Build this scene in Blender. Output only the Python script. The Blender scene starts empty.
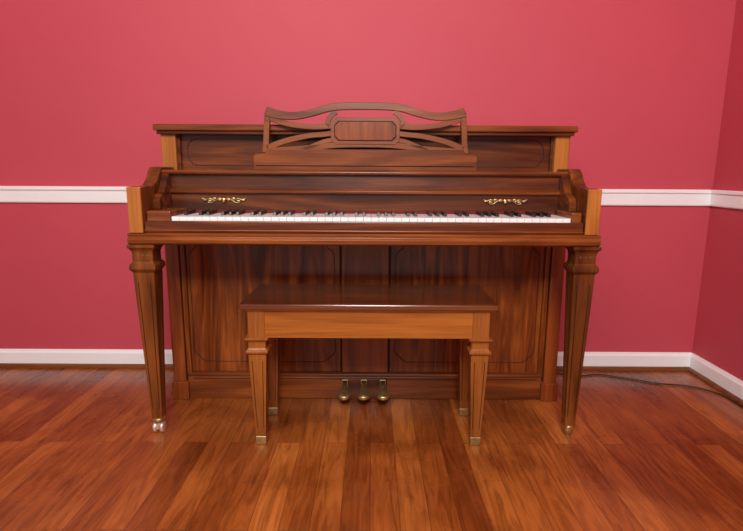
import bpy, bmesh, math
from mathutils import Matrix, Vector
S=bpy.context.scene
S.view_settings.view_transform='Standard'
COL=S.collection
# ---------------------------------------------------------------- materials
def newmat(name):
    m=bpy.data.materials.new(name); m.use_nodes=True
    nt=m.node_tree; b=nt.nodes['Principled BSDF']
    return m,nt,b
def wood(name,c1,c2,c3,axis,rough=.26,coat=.08,scale=1.0,off=0.0,fine=.22,dist=1.2,spec=.36):
    m,nt,b=newmat(name); N=nt.nodes; L=nt.links
    tc=N.new('ShaderNodeTexCoord')
    mp=N.new('ShaderNodeMapping'); s=[9*scale]*3; s[axis]=.9*scale
    mp.inputs['Scale'].default_value=s; mp.inputs['Location'].default_value=(off,off*.7,off*1.3)
    L.new(tc.outputs['Object'],mp.inputs[0])
    n=N.new('ShaderNodeTexNoise'); n.inputs['Scale'].default_value=1.6; n.inputs['Detail'].default_value=6
    n.inputs['Roughness'].default_value=.5; n.inputs['Distortion'].default_value=dist
    L.new(mp.outputs[0],n.inputs['Vector'])
    r=N.new('ShaderNodeValToRGB'); e=r.color_ramp.elements
    e[0].position=.28; e[0].color=(*c1,1); e[1].position=.76; e[1].color=(*c3,1)
    k=e.new(.5); k.color=(*c2,1)
    L.new(n.outputs['Fac'],r.inputs[0])
    mp2=N.new('ShaderNodeMapping'); s=[160]*3; s[axis]=5; mp2.inputs['Scale'].default_value=s
    L.new(tc.outputs['Object'],mp2.inputs[0])
    n2=N.new('ShaderNodeTexNoise'); n2.inputs['Scale'].default_value=1; n2.inputs['Detail'].default_value=3
    L.new(mp2.outputs[0],n2.inputs['Vector'])
    r2=N.new('ShaderNodeValToRGB'); r2.color_ramp.elements[0].position=.35; r2.color_ramp.elements[1].position=.65
    v=1-fine; r2.color_ramp.elements[0].color=(v,v,v,1); r2.color_ramp.elements[1].color=(1,1,1,1)
    L.new(n2.outputs['Fac'],r2.inputs[0])
    mx=N.new('ShaderNodeMixRGB'); mx.blend_type='MULTIPLY'; mx.inputs[0].default_value=1
    L.new(r.outputs[0],mx.inputs[1]); L.new(r2.outputs[0],mx.inputs[2])
    L.new(mx.outputs[0],b.inputs['Base Color'])
    b.inputs['Roughness'].default_value=rough
    b.inputs['Specular IOR Level'].default_value=spec
    b.inputs['Coat Weight'].default_value=coat; b.inputs['Coat Roughness'].default_value=.12
    return m
def plain(name,c,rough=.5,metal=0,noise=.06,nscale=20,spec=.5):
    m,nt,b=newmat(name); N=nt.nodes; L=nt.links
    tc=N.new('ShaderNodeTexCoord'); n=N.new('ShaderNodeTexNoise'); n.inputs['Scale'].default_value=nscale; n.inputs['Detail'].default_value=4
    L.new(tc.outputs['Object'],n.inputs['Vector'])
    r=N.new('ShaderNodeValToRGB'); e=r.color_ramp.elements
    e[0].position=.3; e[1].position=.7
    e[0].color=(*[x*(1-noise) for x in c],1); e[1].color=(*[min(1,x*(1+noise)) for x in c],1)
    L.new(n.outputs['Fac'],r.inputs[0]); L.new(r.outputs[0],b.inputs['Base Color'])
    b.inputs['Roughness'].default_value=rough; b.inputs['Metallic'].default_value=metal
    b.inputs['Specular IOR Level'].default_value=spec
    return m
M_darkh=wood('mahogany_horizontal',(.038,.009,.003),(.12,.028,.007),(.28,.070,.013),0)
M_darkh2=wood('mahogany_rail',(.085,.020,.005),(.20,.049,.010),(.38,.105,.019),0,off=3)
M_panel=wood('mahogany_flame_panel',(.090,.018,.004),(.22,.050,.009),(.44,.115,.019),2,off=1.7,dist=2.4)
M_stile=wood('mahogany_stile',(.13,.026,.006),(.24,.053,.010),(.38,.092,.016),2,off=5)
M_leg=wood('walnut_leg',(.06,.015,.003),(.15,.040,.008),(.30,.090,.016),2,off=7)
M_light=wood('walnut_light_vertical',(.28,.085,.015),(.45,.15,.026),(.58,.22,.042),2,off=9)
M_bleg=wood('bench_leg_wood',(.17,.047,.009),(.31,.095,.017),(.44,.145,.027),2,off=12)
M_apron=wood('bench_apron_wood',(.26,.072,.011),(.41,.125,.019),(.54,.18,.03),0,off=14)
M_btop=wood('bench_top_wood',(.08,.018,.005),(.15,.037,.009),(.22,.062,.014),0,rough=.2,off=15,coat=1,spec=.5)
M_desk=wood('music_desk_wood',(.10,.024,.005),(.22,.058,.011),(.36,.108,.020),0,off=18,rough=.32)
M_inlay=plain('inlay_line',(.015,.005,.002),.5,spec=.2)
M_groove=plain('leg_groove',(.06,.016,.005),.5,spec=.2)
M_white=plain('ivory_key',(.92,.92,.92),.2,noise=.02)
M_black=plain('ebony_key',(.012,.011,.011),.25)
M_felt=plain('red_felt',(.14,.012,.012),.95)
M_brass=plain('brass',(.75,.5,.18),.28,1,noise=.15)
M_brassd=plain('aged_brass',(.50,.37,.16),.38,.85,noise=.3,nscale=60)
M_steel=plain('caster_metal',(.95,.88,.75),.25,.8)
M_trim=plain('white_trim_paint',(.96,.97,.98),.4,noise=.01)
M_cable=plain('cable_rubber',(.02,.015,.015),.5)
M_shoe=wood('shoe_molding_wood',(.13,.04,.012),(.2,.065,.018),(.26,.09,.025),0,off=2)
M_dark=plain('shadow_interior',(.015,.008,.005),.9)
# wall
def wallmat(name,c):
    m,nt,b=newmat(name); N=nt.nodes; L=nt.links
    tc=N.new('ShaderNodeTexCoord'); n=N.new('ShaderNodeTexNoise'); n.inputs['Scale'].default_value=1.3; n.inputs['Detail'].default_value=3
    L.new(tc.outputs['Object'],n.inputs['Vector'])
    r=N.new('ShaderNodeValToRGB'); e=r.color_ramp.elements; e[0].position=.3;e[1].position=.7
    e[0].color=(*[x*.96 for x in c],1); e[1].color=(*[x*1.04 for x in c],1)
    L.new(n.outputs['Fac'],r.inputs[0]); L.new(r.outputs[0],b.inputs['Base Color'])
    n2=N.new('ShaderNodeTexNoise'); n2.inputs['Scale'].default_value=180
    L.new(tc.outputs['Object'],n2.inputs['Vector'])
    bp=N.new('ShaderNodeBump'); bp.inputs['Strength'].default_value=.08; bp.inputs['Distance'].default_value=.002
    L.new(n2.outputs['Fac'],bp.inputs['Height']); L.new(bp.outputs[0],b.inputs['Normal'])
    b.inputs['Roughness'].default_value=.65
    return m
M_wall=wallmat('raspberry_wall_paint',(.56,.068,.100))
M_ceil=plain('ceiling_paint',(.8,.78,.75),.8,noise=.01)
def floormat():
    m,nt,b=newmat('oak_strip_floor'); N=nt.nodes; L=nt.links
    tc=N.new('ShaderNodeTexCoord')
    mp=N.new('ShaderNodeMapping'); mp.inputs['Rotation'].default_value=(0,0,math.radians(90))
    L.new(tc.outputs['Object'],mp.inputs[0])
    br=N.new('ShaderNodeTexBrick'); br.offset=.37; br.squash=1
    br.inputs['Scale'].default_value=1; br.inputs['Brick Width'].default_value=1.15; br.inputs['Row Height'].default_value=.078
    br.inputs['Mortar Size'].default_value=.0008; br.inputs['Mortar Smooth'].default_value=.3
    br.inputs['Color1'].default_value=(.0,.0,.0,1); br.inputs['Color2'].default_value=(1,1,1,1); br.inputs['Mortar'].default_value=(.5,.5,.5,1)
    L.new(mp.outputs[0],br.inputs['Vector'])
    ramp=N.new('ShaderNodeValToRGB'); e=ramp.color_ramp.elements
    e[0].color=(.27,.066,.012,1); e[1].color=(.52,.165,.031,1); k=e.new(.5); k.color=(.40,.112,.020,1)
    L.new(br.outputs['Color'],ramp.inputs[0])
    g=N.new('ShaderNodeMapping'); g.inputs['Scale'].default_value=(24,2.6,1)
    L.new(tc.outputs['Object'],g.inputs[0])
    ad=N.new('ShaderNodeVectorMath'); ad.operation='MULTIPLY_ADD'; ad.inputs[1].default_value=(7,7,7)
    L.new(br.outputs['Color'],ad.inputs[0]); L.new(g.outputs[0],ad.inputs[2])
    n=N.new('ShaderNodeTexNoise'); n.inputs['Scale'].default_value=1.4; n.inputs['Detail'].default_value=7; n.inputs['Distortion'].default_value=2.2
    L.new(ad.outputs[0],n.inputs['Vector'])
    r=N.new('ShaderNodeValToRGB'); r.color_ramp.elements[0].position=.30; r.color_ramp.elements[1].position=.60
    r.color_ramp.elements[0].color=(.46,.38,.32,1); r.color_ramp.elements[1].color=(1.0,1,1,1)
    L.new(n.outputs['Fac'],r.inputs[0])
    n3=N.new('ShaderNodeTexNoise'); n3.inputs['Scale'].default_value=2.6; n3.inputs['Detail'].default_value=6; n3.inputs['Distortion'].default_value=.6
    L.new(tc.outputs['Object'],n3.inputs['Vector'])
    r3=N.new('ShaderNodeValToRGB'); r3.color_ramp.elements[0].position=.36; r3.color_ramp.elements[1].position=.58
    r3.color_ramp.elements[0].color=(.60,.52,.46,1); r3.color_ramp.elements[1].color=(1.0,1,1,1)
    L.new(n3.outputs['Fac'],r3.inputs[0])
    mx=N.new('ShaderNodeMixRGB'); mx.blend_type='MULTIPLY'; mx.inputs[0].default_value=.85
    L.new(ramp.outputs[0],mx.inputs[1]); L.new(r.outputs[0],mx.inputs[2])
    mx3=N.new('ShaderNodeMixRGB'); mx3.blend_type='MULTIPLY'; mx3.inputs[0].default_value=1
    L.new(mx.outputs[0],mx3.inputs[1]); L.new(r3.outputs[0],mx3.inputs[2])
    mm=N.new('ShaderNodeMixRGB'); mm.inputs[2].default_value=(.08,.02,.006,1)
    L.new(br.outputs['Fac'],mm.inputs[0]); L.new(mx3.outputs[0],mm.inputs[1])
    L.new(mm.outputs[0],b.inputs['Base Color'])
    rr_=N.new('ShaderNodeMapRange'); rr_.inputs['To Min'].default_value=.16; rr_.inputs['To Max'].default_value=.40
    L.new(n3.outputs['Fac'],rr_.inputs['Value']); L.new(rr_.outputs[0],b.inputs['Roughness'])
    bp=N.new('ShaderNodeBump'); bp.inputs['Strength'].default_value=.2; bp.inputs['Distance'].default_value=.002
    L.new(n.outputs['Fac'],bp.inputs['Height']); L.new(bp.outputs[0],b.inputs['Normal'])
    b.inputs['Coat Weight'].default_value=.1; b.inputs['Coat Roughness'].default_value=.15
    return m
M_floor=floormat()
# ---------------------------------------------------------------- helpers
def empty(name,loc):
    o=bpy.data.objects.new(name,None); o.location=loc; o.empty_display_size=.1; COL.objects.link(o); return o
def finish(name,me,mat,parent,bevel=0,smooth=False,seg=2):
    o=bpy.data.objects.new(name,me); COL.objects.link(o)
    if mat: me.materials.append(mat)
    if parent:
        o.parent=parent; o.matrix_parent_inverse=Matrix.Translation(parent.location).inverted()
    if smooth:
        for p in me.polygons: p.use_smooth=True
    if bevel:
        md=o.modifiers.new('bevel','BEVEL'); md.width=bevel; md.segments=seg; md.limit_method='ANGLE'; md.angle_limit=.6
    return o
def frombm(name,bm,mat,parent,**k):
    bmesh.ops.recalc_face_normals(bm,faces=bm.faces)
    me=bpy.data.meshes.new(name); bm.to_mesh(me); bm.free()
    return finish(name,me,mat,parent,**k)
def addbox(bm,x0,x1,y0,y1,z0,z1):
    r=bmesh.ops.create_cube(bm,size=1)
    for v in r['verts']:
        v.co=Vector(((x0+x1)/2+v.co.x*(x1-x0),(y0+y1)/2+v.co.y*(y1-y0),(z0+z1)/2+v.co.z*(z1-z0)))
def box(name,x0,x1,y0,y1,z0,z1,mat,parent=None,bevel=.002):
    bm=bmesh.new(); addbox(bm,x0,x1,y0,y1,z0,z1)
    return frombm(name,bm,mat,parent,bevel=bevel)
def loft(name,rings,mat,parent,bevel=.0015,smooth=False):
    bm=bmesh.new(); R=[[bm.verts.new(p) for p in r] for r in rings]; n=len(R[0])
    for a,b in zip(R[:-1],R[1:]):
        for i in range(n): bm.faces.new((a[i],a[(i+1)%n],b[(i+1)%n],b[i]))
    bm.faces.new(R[0]); bm.faces.new(R[-1])
    return frombm(name,bm,mat,parent,bevel=bevel,smooth=smooth)
def sqloft(name,cx,cy,lv,mat,parent,bevel=.0015):
    return loft(name,[[(cx-h,cy-h,z),(cx+h,cy-h,z),(cx+h,cy+h,z),(cx-h,cy+h,z)] for z,h in lv],mat,parent,bevel)
def lathe(name,c,lv,mat,parent,n=20,axis='Z'):
    rings=[]
    for t,r in lv:
        ring=[]
        for i in range(n):
            a=2*math.pi*i/n; p,q=r*math.cos(a),r*math.sin(a)
            ring.append((c[0]+p,c[1]+q,c[2]+t) if axis=='Z' else (c[0]+t,c[1]+p,c[2]+q))
        rings.append(ring)
    return loft(name,rings,mat,parent,0,True)
def prism(name,poly,axis,a0,a1,mat,parent,bevel=.0015):
    def P(p,a): return {0:(a,p[0],p[1]),1:(p[0],a,p[1]),2:(p[0],p[1],a)}[axis]
    return loft(name,[[P(p,a0) for p in poly],[P(p,a1) for p in poly]],mat,parent,bevel)
def curve(name,pts,rad,mat,parent,cyc=False,smooth=False):
    cu=bpy.data.curves.new(name,'CURVE'); cu.dimensions='3D'; cu.bevel_depth=rad; cu.bevel_resolution=2
    if smooth:
        sp=cu.splines.new('BEZIER'); sp.bezier_points.add(len(pts)-1)
        for b,p in zip(sp.bezier_points,pts): b.co=p; b.handle_left_type=b.handle_right_type='AUTO'
    else:
        sp=cu.splines.new('POLY'); sp.points.add(len(pts)-1)
        for b,p in zip(sp.points,pts): b.co=(*p,1)
    sp.use_cyclic_u=cyc
    o=bpy.data.objects.new(name,cu); COL.objects.link(o); cu.materials.append(mat)
    if parent:
        o.parent=parent; o.matrix_parent_inverse=Matrix.Translation(parent.location).inverted()
    return o
def catmull(pts,n=8):
    P=[pts[0]]+list(pts)+[pts[-1]]; out=[]
    for i in range(1,len(P)-2):
        for k in range(n):
            t=k/n
            out.append(tuple(.5*((2*b)+(c-a)*t+(2*a-5*b+4*c-d)*t*t+(-a+3*b-3*c+d)*t**3) for a,b,c,d in zip(P[i-1],P[i],P[i+1],P[i+2])))
    out.append(tuple(pts[-1])); return out
# ---------------------------------------------------------------- room
WY=2.243; WX=1.482; XL=-3.2; YF=-2.6; H=2.55
box('floor',XL,WX,YF,WY,-.05,0,M_floor,bevel=0)
box('wall_back',XL,WX+.1,WY,WY+.1,0,H,M_wall,bevel=0)
box('wall_right',WX,WX+.1,YF,WY,0,H,M_wall,bevel=0)
box('wall_left',XL-.1,XL,YF,WY,0,H,M_wall,bevel=0)
box('ceiling',XL,WX,YF,WY,H,H+.05,M_ceil,bevel=0)
def molding(name,prof,wall,mat):
    if wall=='back':
        return prism(name,[(WY-d,z) for d,z in prof],0,XL,WX,mat,None,.001)
    return prism(name,[(WX-d,z) for d,z in prof],1,YF,WY,mat,None,.001)
bprof=[(0,0),(.014,0),(.014,.068),(.009,.076),(.007,.083),(0,.083)]
rprof=[(0,.755),(.010,.755),(.013,.760),(.014,.806),(.020,.812),(.020,.823),(.017,.826),(0,.826)]
sprof=[(.014,0),(.028,0),(.027,.008),(.022,.015),(.014,.018)]
for w in('back','right'):
    molding('baseboard_'+w,bprof,w,M_trim)
molding('trim_1',rprof,'back',M_trim); molding('trim_2',rprof,'right',M_trim)
molding('trim_3',sprof,'back',M_shoe); molding('trim_4',sprof,'right',M_shoe)
# ---------------------------------------------------------------- piano
XC=-.024
P=empty('upright_piano',(XC,1.95,0))
HW=.737; LW=.758
YB=2.17
for s,n in((-1,'left'),(1,'right')):
    a,b=sorted((XC+s*LW,XC+s*(LW-.05)))
    box('lower_side_'+n,a,b,1.905,YB,0.0,.664,M_stile,P,.003)
    a,b=sorted((XC+s*HW,XC+s*(HW-.053)))
    box('upper_side_'+n,a,b,1.885,YB,.66,1.026,M_light,P,.003)
    a,b=sorted((XC+s*(LW-.053),XC+s*(LW-.07)))
    box('lower_pilaster_edge_'+n,a,b,1.913,1.935,.1,.664,M_panel,P,.002)
    a,b=sorted((XC+s*(LW+.006),XC+s*(LW-.06)))
    box('plinth_block_'+n,a,b,1.895,1.99,0,.075,M_stile,P,.003)
box('back_panel',XC-.7,XC+.7,2.12,YB-.002,0.02,1.024,M_darkh,P)
box('toe_rail',XC-LW+.055,XC+LW-.055,1.91,1.96,.0,.095,M_darkh2,P,.004)
box('toe_rail_molding',XC-LW+.055,XC+LW-.055,1.906,1.94,.095,.108,M_darkh2,P,.004)
def frame(name,x0,x1,z0,z1,y,nt,parent,rad=.0016,mat=M_inlay,step=.02):
    pts=[]
    for (cx,cz) in((x0,z0),(x1,z0),(x1,z1),(x0,z1)):
        sx=1 if cx==x0 else -1; sz=1 if cz==z0 else -1
        arc=[]
        for k in range(7):
            t=math.pi/2*k/6
            arc.append((cx+sx*nt*math.cos(t),cz+sz*nt*math.sin(t)))
        arc=[(cx+sx*(nt+step*.5),cz),(cx+sx*(nt+step*.5),cz+sz*.006)]+arc[1:-1]+[(cx+sx*.006,cz+sz*(nt+step*.5)),(cx,cz+sz*(nt+step*.5))]
        if (sx,sz) in((1,1),(-1,-1)): arc=arc[::-1]
        pts+=arc
    return curve(name,[(a,y,b) for a,b in pts],rad,mat,parent,cyc=True)
pz0,pz1=.108,.664
box('lower_panel_left',XC-LW+.07,-.121,1.928,1.945,pz0,pz1,M_panel,P,.002)
box('lower_panel_right',.073,XC+LW-.07,1.928,1.945,pz0,pz1,M_panel,P,.002)
box('lower_center_stile',-.115,.067,1.920,1.945,pz0,pz1,M_stile,P,.003)
box('center_stile_left_edge',-.1215,-.114,1.926,1.945,pz0,pz1,M_inlay,P,0)
box('center_stile_right_edge',.066,.0735,1.926,1.945,pz0,pz1,M_inlay,P,0)
frame('lower_inlay_left',-.70,-.142,.15,.625,1.9285,.03,P,.0018)
frame('lower_inlay_right',.094,.645,.15,.625,1.9285,.03,P,.0018)
curve('toe_inlay',[(XC-.68,1.91,.085),(XC+.68,1.91,.085)],.0012,M_inlay,P)
# pedals
box('pedal_plate',-.112,.064,1.902,1.912,.012,.09,M_darkh,P,.003)
for i,x in enumerate((-.103,-.028,.047)):
    box('pedal_slot_%d'%i,x-.012,x+.012,1.8995,1.9025,.04,.086,M_brassd,P,.002)
    box('pedal_opening_%d'%i,x-.009,x+.009,1.8985,1.8998,.043,.083,M_dark,P,0)
    plan=[(x-.010,1.91),(x-.010,1.875),(x-.016,1.86),(x-.023,1.845),(x-.025,1.832),(x-.020,1.82),(x-.010,1.8135),(x,1.8115),
          (x+.010,1.8135),(x+.020,1.82),(x+.025,1.832),(x+.023,1.845),(x+.016,1.86),(x+.010,1.875),(x+.010,1.91)]
    rings=[]
    for dz,sc in((0,.8),(.004,1),(.010,1),(.015,.75)):
        rings.append([(x+(a-x)*sc,1.86+(b-1.86)*(.9+.1*sc),.045+dz+(1.91-b)*-.12+.006+(.012 if b>1.87 else 0)) for a,b in plan])
    loft('pedal_%d'%i,rings,M_brassd,P,0,True)
# upper body
box('lid',XC-.752,XC+.752,1.857,YB+.005,1.036,1.058,M_darkh2,P,.004)
box('lid_molding',XC-.744,XC+.744,1.868,YB,1.024,1.037,M_darkh,P,.003)
box('upper_panel',XC-.69,XC+.69,1.922,1.94,.89,1.026,M_darkh,P,.001)
frame('upper_inlay_left',XC-.655,XC-.05,.915,1.012,1.922,.018,P,.0014)
frame('upper_inlay_right',XC+.05,XC+.655,.915,1.012,1.922,.018,P,.0014)
for s,n in((-1,'left'),(1,'right')):
    a,b=sorted((XC+s*.676,XC+s*.69)); box('upper_stile_trim_'+n,a,b,1.905,1.93,.898,1.026,M_darkh,P,.002)
prism('music_shelf',[(1.778,.886),(1.774,.892),(1.778,.899),(1.93,.899),(1.93,.884),(1.79,.882)],0,XC-.712,XC+.712,M_darkh2,P,.001)
prism('shelf_front_panel',[(1.792,.832),(1.797,.883),(1.83,.883),(1.83,.832)],0,XC-.70,XC+.70,M_darkh,P,.001)
prism('fallboard_lip',[(1.782,.818),(1.776,.822),(1.776,.830),(1.784,.836),(1.83,.836),(1.83,.818)],0,XC-.70,XC+.70,M_darkh2,P,.001)
prism('fallboard',[(1.787,.758),(1.790,.820),(1.83,.820),(1.83,.758)],0,XC-.70,XC+.70,M_darkh,P,.001)
box('upper_cavity',XC-.69,XC+.69,1.83,1.92,.70,.884,M_dark,P,0)
# keybed
prism('keybed',[(1.606,.664),(1.598,.670),(1.596,.682),(1.602,.690),(1.600,.698),(1.606,.702),(1.93,.702),(1.93,.664)],0,XC-.748,XC+.748,M_darkh2,P,.001)
box('keyslip',XC-.694,XC+.694,1.608,1.626,.702,.740,M_darkh,P,.003)
curve('keyslip_bead',[(XC-.694,1.608,.71),(XC+.694,1.608,.71)],.003,M_darkh2,P)
KX0,KX1=-.640,.636
box('key_block_left',XC-.694,KX0-.002,1.626,1.785,.702,.770,M_darkh2,P,.004)
box('key_block_right',KX1+.002,XC+.694,1.626,1.785,.702,.770,M_darkh2,P,.004)
box('key_frame',KX0,KX1,1.634,1.785,.702,.735,M_dark,P,0)
box('key_felt',KX0,KX1,1.776,1.786,.752,.762,M_felt,P,0)
kw=(KX1-KX0)/52
bm=bmesh.new()
for i in range(52): addbox(bm,KX0+i*kw+.0004,KX0+(i+1)*kw-.0004,1.629,1.782,.731,.752)
frombm('white_keys',bm,M_white,P,bevel=.001)
bm=bmesh.new()
for i in range(51):
    note='ABCDEFG'[i%7]
    if note in 'ACDFG':
        x=KX0+(i+1)*kw; r=bmesh.ops.create_cube(bm,size=1)
        for v in r['verts']:
            top=v.co.z>0; w=.0088 if top else .0115
            yy=1.782 if v.co.y>0 else (1.690 if top else 1.684)
            v.co=Vector((x+(w/2 if v.co.x>0 else -w/2),yy,.764 if top else .751))
frombm('black_keys',bm,M_black,P,bevel=.001)
# cheeks
prof=[(1.603,.702),(1.603,.838),(1.608,.845),(1.64,.848),(1.68,.847),(1.705,.849),(1.722,.856),(1.738,.869),(1.752,.886),(1.764,.900),(1.778,.908),(1.80,.909),(1.90,.909),(1.90,.702)]
for s,n in((-1,'left'),(1,'right')):
    a,b=sorted((XC+s*.738,XC+s*.696))
    prism('cheek_'+n,prof,0,a,b,M_leg,P,.003)
    a,b=sorted((XC+s*.740,XC+s*.697))
    box('cheek_front_'+n,a,b,1.599,1.612,.702,.846,M_light,P,.003)
    a,b=sorted((XC+s*.696,XC+s*.672))
    prism('inner_scroll_'+n,[(1.68,.77),(1.68,.80),(1.70,.818),(1.725,.828),(1.745,.85),(1.76,.875),(1.775,.889),(1.80,.889),(1.80,.77)],0,a,b,M_darkh,P,.003)
def ornament(name,cx):
    y=1.783; z=.797
    for s in(-1,1):
        curve(name+'_arm_%d'%s,[(cx,y,z),(cx+s*.016,y-.002,z+.006),(cx+s*.032,y,z-.002),(cx+s*.048,y-.002,z+.005),(cx+s*.062,y,z+.002),(cx+s*.076,y,z+.0055)],.0022,M_brassd,P,smooth=True)
        curve(name+'_curl_%d'%s,[(cx+s*.03,y,z-.002),(cx+s*.042,y,z-.009),(cx+s*.055,y,z-.006),(cx+s*.05,y,z-.001)],.0018,M_brassd,P,smooth=True)
        for k,(dx,dz) in enumerate(((.016,.001),(.033,.005),(.05,-.003),(.066,.0))):
            bm=bmesh.new(); bmesh.ops.create_icosphere(bm,subdivisions=2,radius=1)
            for v in bm.verts: v.co=Vector((cx+s*dx+v.co.x*.008,y+v.co.y*.0025,z+dz+v.co.z*.0042))
            frombm(name+'_leaf_%d_%d'%(s,k),bm,M_brassd,P,smooth=True)
    bm=bmesh.new(); bmesh.ops.create_icosphere(bm,subdivisions=3,radius=1)
    for v in bm.verts: v.co=Vector((cx+v.co.x*.009,y-.003+v.co.y*.006,z+v.co.z*.009))
    frombm(name+'_knob',bm,M_brass,P,smooth=True)
ornament('ornament_left',-.514); ornament('ornament_right',.463)
# music desk
def dy(z): return 1.828+.03*(z-.9)
def ribbon(name,pts,mat=M_desk,thick=.018,n=8,front=0):
    C=catmull(pts,n); L=[];R=[]
    for i,(x,z,w) in enumerate(C):
        a=C[max(0,i-1)]; b=C[min(len(C)-1,i+1)]
        dx,dz=b[0]-a[0],b[1]-a[1]; l=math.hypot(dx,dz) or 1
        nx,nz=-dz/l*w/2,dx/l*w/2
        L.append((x+nx,z+nz)); R.append((x-nx,z-nz))
    rings=[]
    for l,r in zip(L,R):
        rings.append([(l[0],dy(l[1])-front,l[1]),(r[0],dy(r[1])-front,r[1]),(r[0],dy(r[1])+thick,r[1]),(l[0],dy(l[1])+thick,l[1])])
    loft(name,rings,mat,P,.0015)
X=XC
def both(name,pts,**k):
    ribbon(name+'_left',[(X-x,z,w) for x,z,w in pts],**k); ribbon(name+'_right',[(X+x,z,w) for x,z,w in pts],**k)
ribbon('desk_top_rail',[(X+x,z,w) for x,z,w in((-.345,1.100,.032),(-.30,1.089,.028),(-.25,1.085,.025),(-.19,1.095,.024),(-.12,1.114,.024),(-.05,1.119,.024),(.05,1.119,.024),(.12,1.114,.024),(.19,1.095,.024),(.25,1.085,.025),(.30,1.089,.028),(.345,1.100,.032))],front=.004)
both('desk_side',[(.336,1.10,.026),(.343,1.06,.020),(.347,1.0,.020),(.350,.96,.022)])
both('desk_spoke_a',[(.335,1.078,.020),(.26,1.056,.018),(.18,1.048,.018),(.125,1.052,.020),(.10,1.055,.020)])
both('desk_spoke_c',[(.345,.975,.021),(.28,1.000,.019),(.20,1.018,.018),(.14,1.024,.018),(.11,1.028,.018)])
both('desk_spoke_d',[(.22,.968,.016),(.18,.985,.015),(.14,1.0,.015),(.10,1.006,.017)])
both('desk_upper_spoke',[(.105,1.04,.016),(.132,1.062,.016),(.118,1.088,.016),(.10,1.10,.016)])
def rr(hx,hz,cz,c=.014):
    return [(-hx+c,cz-hz),(hx-c,cz-hz),(hx,cz-hz+c),(hx,cz+hz-c),(hx-c,cz+hz),(-hx+c,cz+hz),(-hx,cz+hz-c),(-hx,cz-hz+c)]
for nm,hx,hz,f,mt in(('desk_medallion_frame',.120,.045,.003,M_desk),('desk_medallion_line',.108,.034,.0045,M_inlay),('desk_medallion',.105,.031,.006,M_stile)):
    q=rr(hx,hz,1.035)
    loft(nm,[[(X+a,dy(b)-f,b) for a,b in q],[(X+a,dy(b)+.018,b) for a,b in q]],mt,P,.001)
ribbon('desk_lower_arch',[(X+x,z,w) for x,z,w in((-.33,.966,.02),(-.2,.976,.02),(-.08,.988,.02),(.08,.988,.02),(.2,.976,.02),(.33,.966,.02))])
q=[(X-.392,.8995),(X+.392,.8995),(X+.392,.95),(X+.384,.955),(X+.352,.957),(X+.344,.972),(X-.344,.972),(X-.352,.957),(X-.384,.955),(X-.392,.95)]
loft('desk_base_board',[[(a,dy(b)-.002,b) for a,b in q],[(a,dy(b)+.018,b) for a,b in q]],M_darkh2,P,.0015)
curve('desk_base_bead',[(X-.385,dy(.915)-.002,.915),(X+.385,dy(.915)-.002,.915)],.0018,M_inlay,P)
# legs
def leg(name,cx,cy,top,w,bw,bot,mat,parent,k,groove):
    t=top
    sqloft(name,cx,cy,[(t,w*1.12),(t-.010*k,w*1.12),(t-.014*k,w*1.0),(t-.022*k,w*.88),(t-.030*k,w*.84),(t-.056*k,w*.84),(t-.062*k,w*.92),(t-.068*k,w*1.06),(t-.080*k,w*1.08),(t-.086*k,w*.98),(t-.092*k,w*.86),(t-.11*k,w*.86),(bot,bw)],mat,parent,.0015)
    z0=t-.125*k; z1=bot+.04
    def hw(z): return w*.86+(bw-w*.86)*((t-.11*k)-z)/((t-.11*k)-bot)
    for j,f in enumerate((-.6,.6)):
        for sd,nm in(((0,-1),'front'),((1,0),'r'),((-1,0),'l')):
            pts=[]
            for z in(z0,z1):
                h=hw(z); pts.append((cx+f*h,cy-h+.0004,z) if sd[0]==0 else (cx+sd[0]*(h-.0004),cy+f*h,z))
            curve(name+'_flute_%s_%d'%(nm,j),pts,.0013,groove,parent)
    if k==1:
        for f in(-.4,0,.4): box(name+'_capital_carving_%d'%int(f*10),cx+f*w-.005,cx+f*w+.005,cy-w*.84-.003,cy-w*.84+.002,t-.053,t-.033,mat,parent,.002)
def caster(name,cx,cy,z,parent,r,mat):
    lathe(name+'_ferrule',(cx,cy,z),[(-.002,.008),(0,.019),(.012,.021),(.014,.018)],M_brassd,parent)
    lathe(name+'_stem',(cx,cy,z-.012),[(0,.006),(.012,.006)],M_brassd,parent)
    for s in(-1,1): lathe(name+'_wheel_%d'%s,(cx+s*.012,cy,r),[(-.007,r*.7),(-.005,r),(.005,r),(.007,r*.7)],mat,parent,axis='X')
    box(name+'_fork',cx-.0048,cx+.0048,cy-.01,cy+.01,r*.6,z-.002,mat,parent,.002)
leg('leg_left',-.736,1.648,.664,.0395,.0175,.054,M_leg,P,1,M_inlay); caster('caster_left',-.736,1.645,.042,P,.020,M_steel)
leg('leg_right',.688,1.648,.664,.0395,.0175,.032,M_leg,P,1,M_inlay)
lathe('leg_right_ferrule',(.688,1.648,0),[(0,.012),(.004,.016),(.028,.020),(.036,.019)],M_brassd,P)
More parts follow.
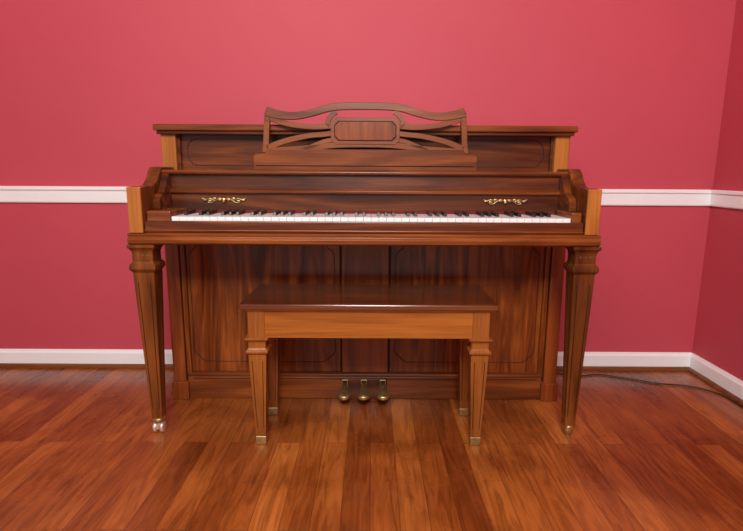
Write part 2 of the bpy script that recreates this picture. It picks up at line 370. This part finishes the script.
# ---------------------------------------------------------------- bench
BX=-.008
B=empty('piano_bench',(BX,1.68,0))
prism('seat_lid',[(BX-.404,1.535),(BX+.404,1.535),(BX+.404,1.832),(BX-.404,1.832)],2,.472,.489,M_btop,B,.003)
box('seat_underlid',BX-.39,BX+.39,1.545,1.822,.464,.473,M_apron,B,.003)
box('apron_front',BX-.378,BX+.378,1.554,1.574,.374,.466,M_apron,B,.002)
box('apron_back',BX-.378,BX+.378,1.79,1.81,.374,.466,M_apron,B,.002)
box('apron_left',BX-.380,BX-.36,1.56,1.80,.374,.466,M_apron,B,.002)
box('apron_right',BX+.36,BX+.380,1.56,1.80,.374,.466,M_apron,B,.002)
box('seat_bottom',BX-.37,BX+.37,1.565,1.80,.376,.384,M_apron,B,.001)
for n,x,y in(('front_left',-.356,1.578),('front_right',.356,1.578),('rear_left',-.356,1.786),('rear_right',.356,1.786)):
    box('corner_'+n,BX+x-.027,BX+x+.027,y-.027,y+.027,.374,.466,M_bleg,B,.002)
    leg('leg_'+n,BX+x,y,.376,.033,.016,.02,M_bleg,B,.62,M_groove)
    sqloft('foot_'+n,BX+x,y,[(0,.014),(.003,.0165),(.028,.0175),(.03,.0165)],M_brassd,B,.001)
# ---------------------------------------------------------------- cable
curve('power_cable',[(.62,2.20,.004),(.80,2.185,.004),(.93,2.15,.004),(1.02,2.165,.004),(1.12,2.13,.004),(1.24,2.07,.004),(1.36,2.04,.004),(1.43,1.97,.004),(1.445,1.88,.004),(1.44,1.7,.004)],.003,M_cable,None,smooth=True)
# ---------------------------------------------------------------- light
def area(name,loc,target,sx,sy,power,col):
    l=bpy.data.lights.new(name,'AREA'); l.shape='RECTANGLE'; l.size=sx; l.size_y=sy; l.energy=power; l.color=col
    o=bpy.data.objects.new(name,l); COL.objects.link(o); o.location=loc
    o.rotation_euler=(Vector(target)-Vector(loc)).to_track_quat('-Z','Y').to_euler(); return o
area('ceiling_light',(-.5,-.1,2.45),(-.2,1.8,.3),1.4,.9,42,(1,.97,.92))
area('bounced_flash',(.0,-1.1,2.3),(-.1,2.2,.5),.6,.4,58,(1,.98,.95))
W=bpy.data.worlds.new('room_ambient'); S.world=W; W.use_nodes=True
W.node_tree.nodes['Background'].inputs[0].default_value=(1,.98,.96,1); W.node_tree.nodes['Background'].inputs[1].default_value=.55
# ---------------------------------------------------------------- camera
cd=bpy.data.cameras.new('camera'); cam=bpy.data.objects.new('camera',cd); COL.objects.link(cam)
cd.sensor_width=36; cd.lens=510/743*36; cd.clip_start=.02
cam.matrix_world=Matrix.Translation((0,0,.9))@Matrix.Rotation(math.radians(90-10.55),4,'X')@Matrix.Rotation(math.radians(.3),4,'Z')
S.camera=cam
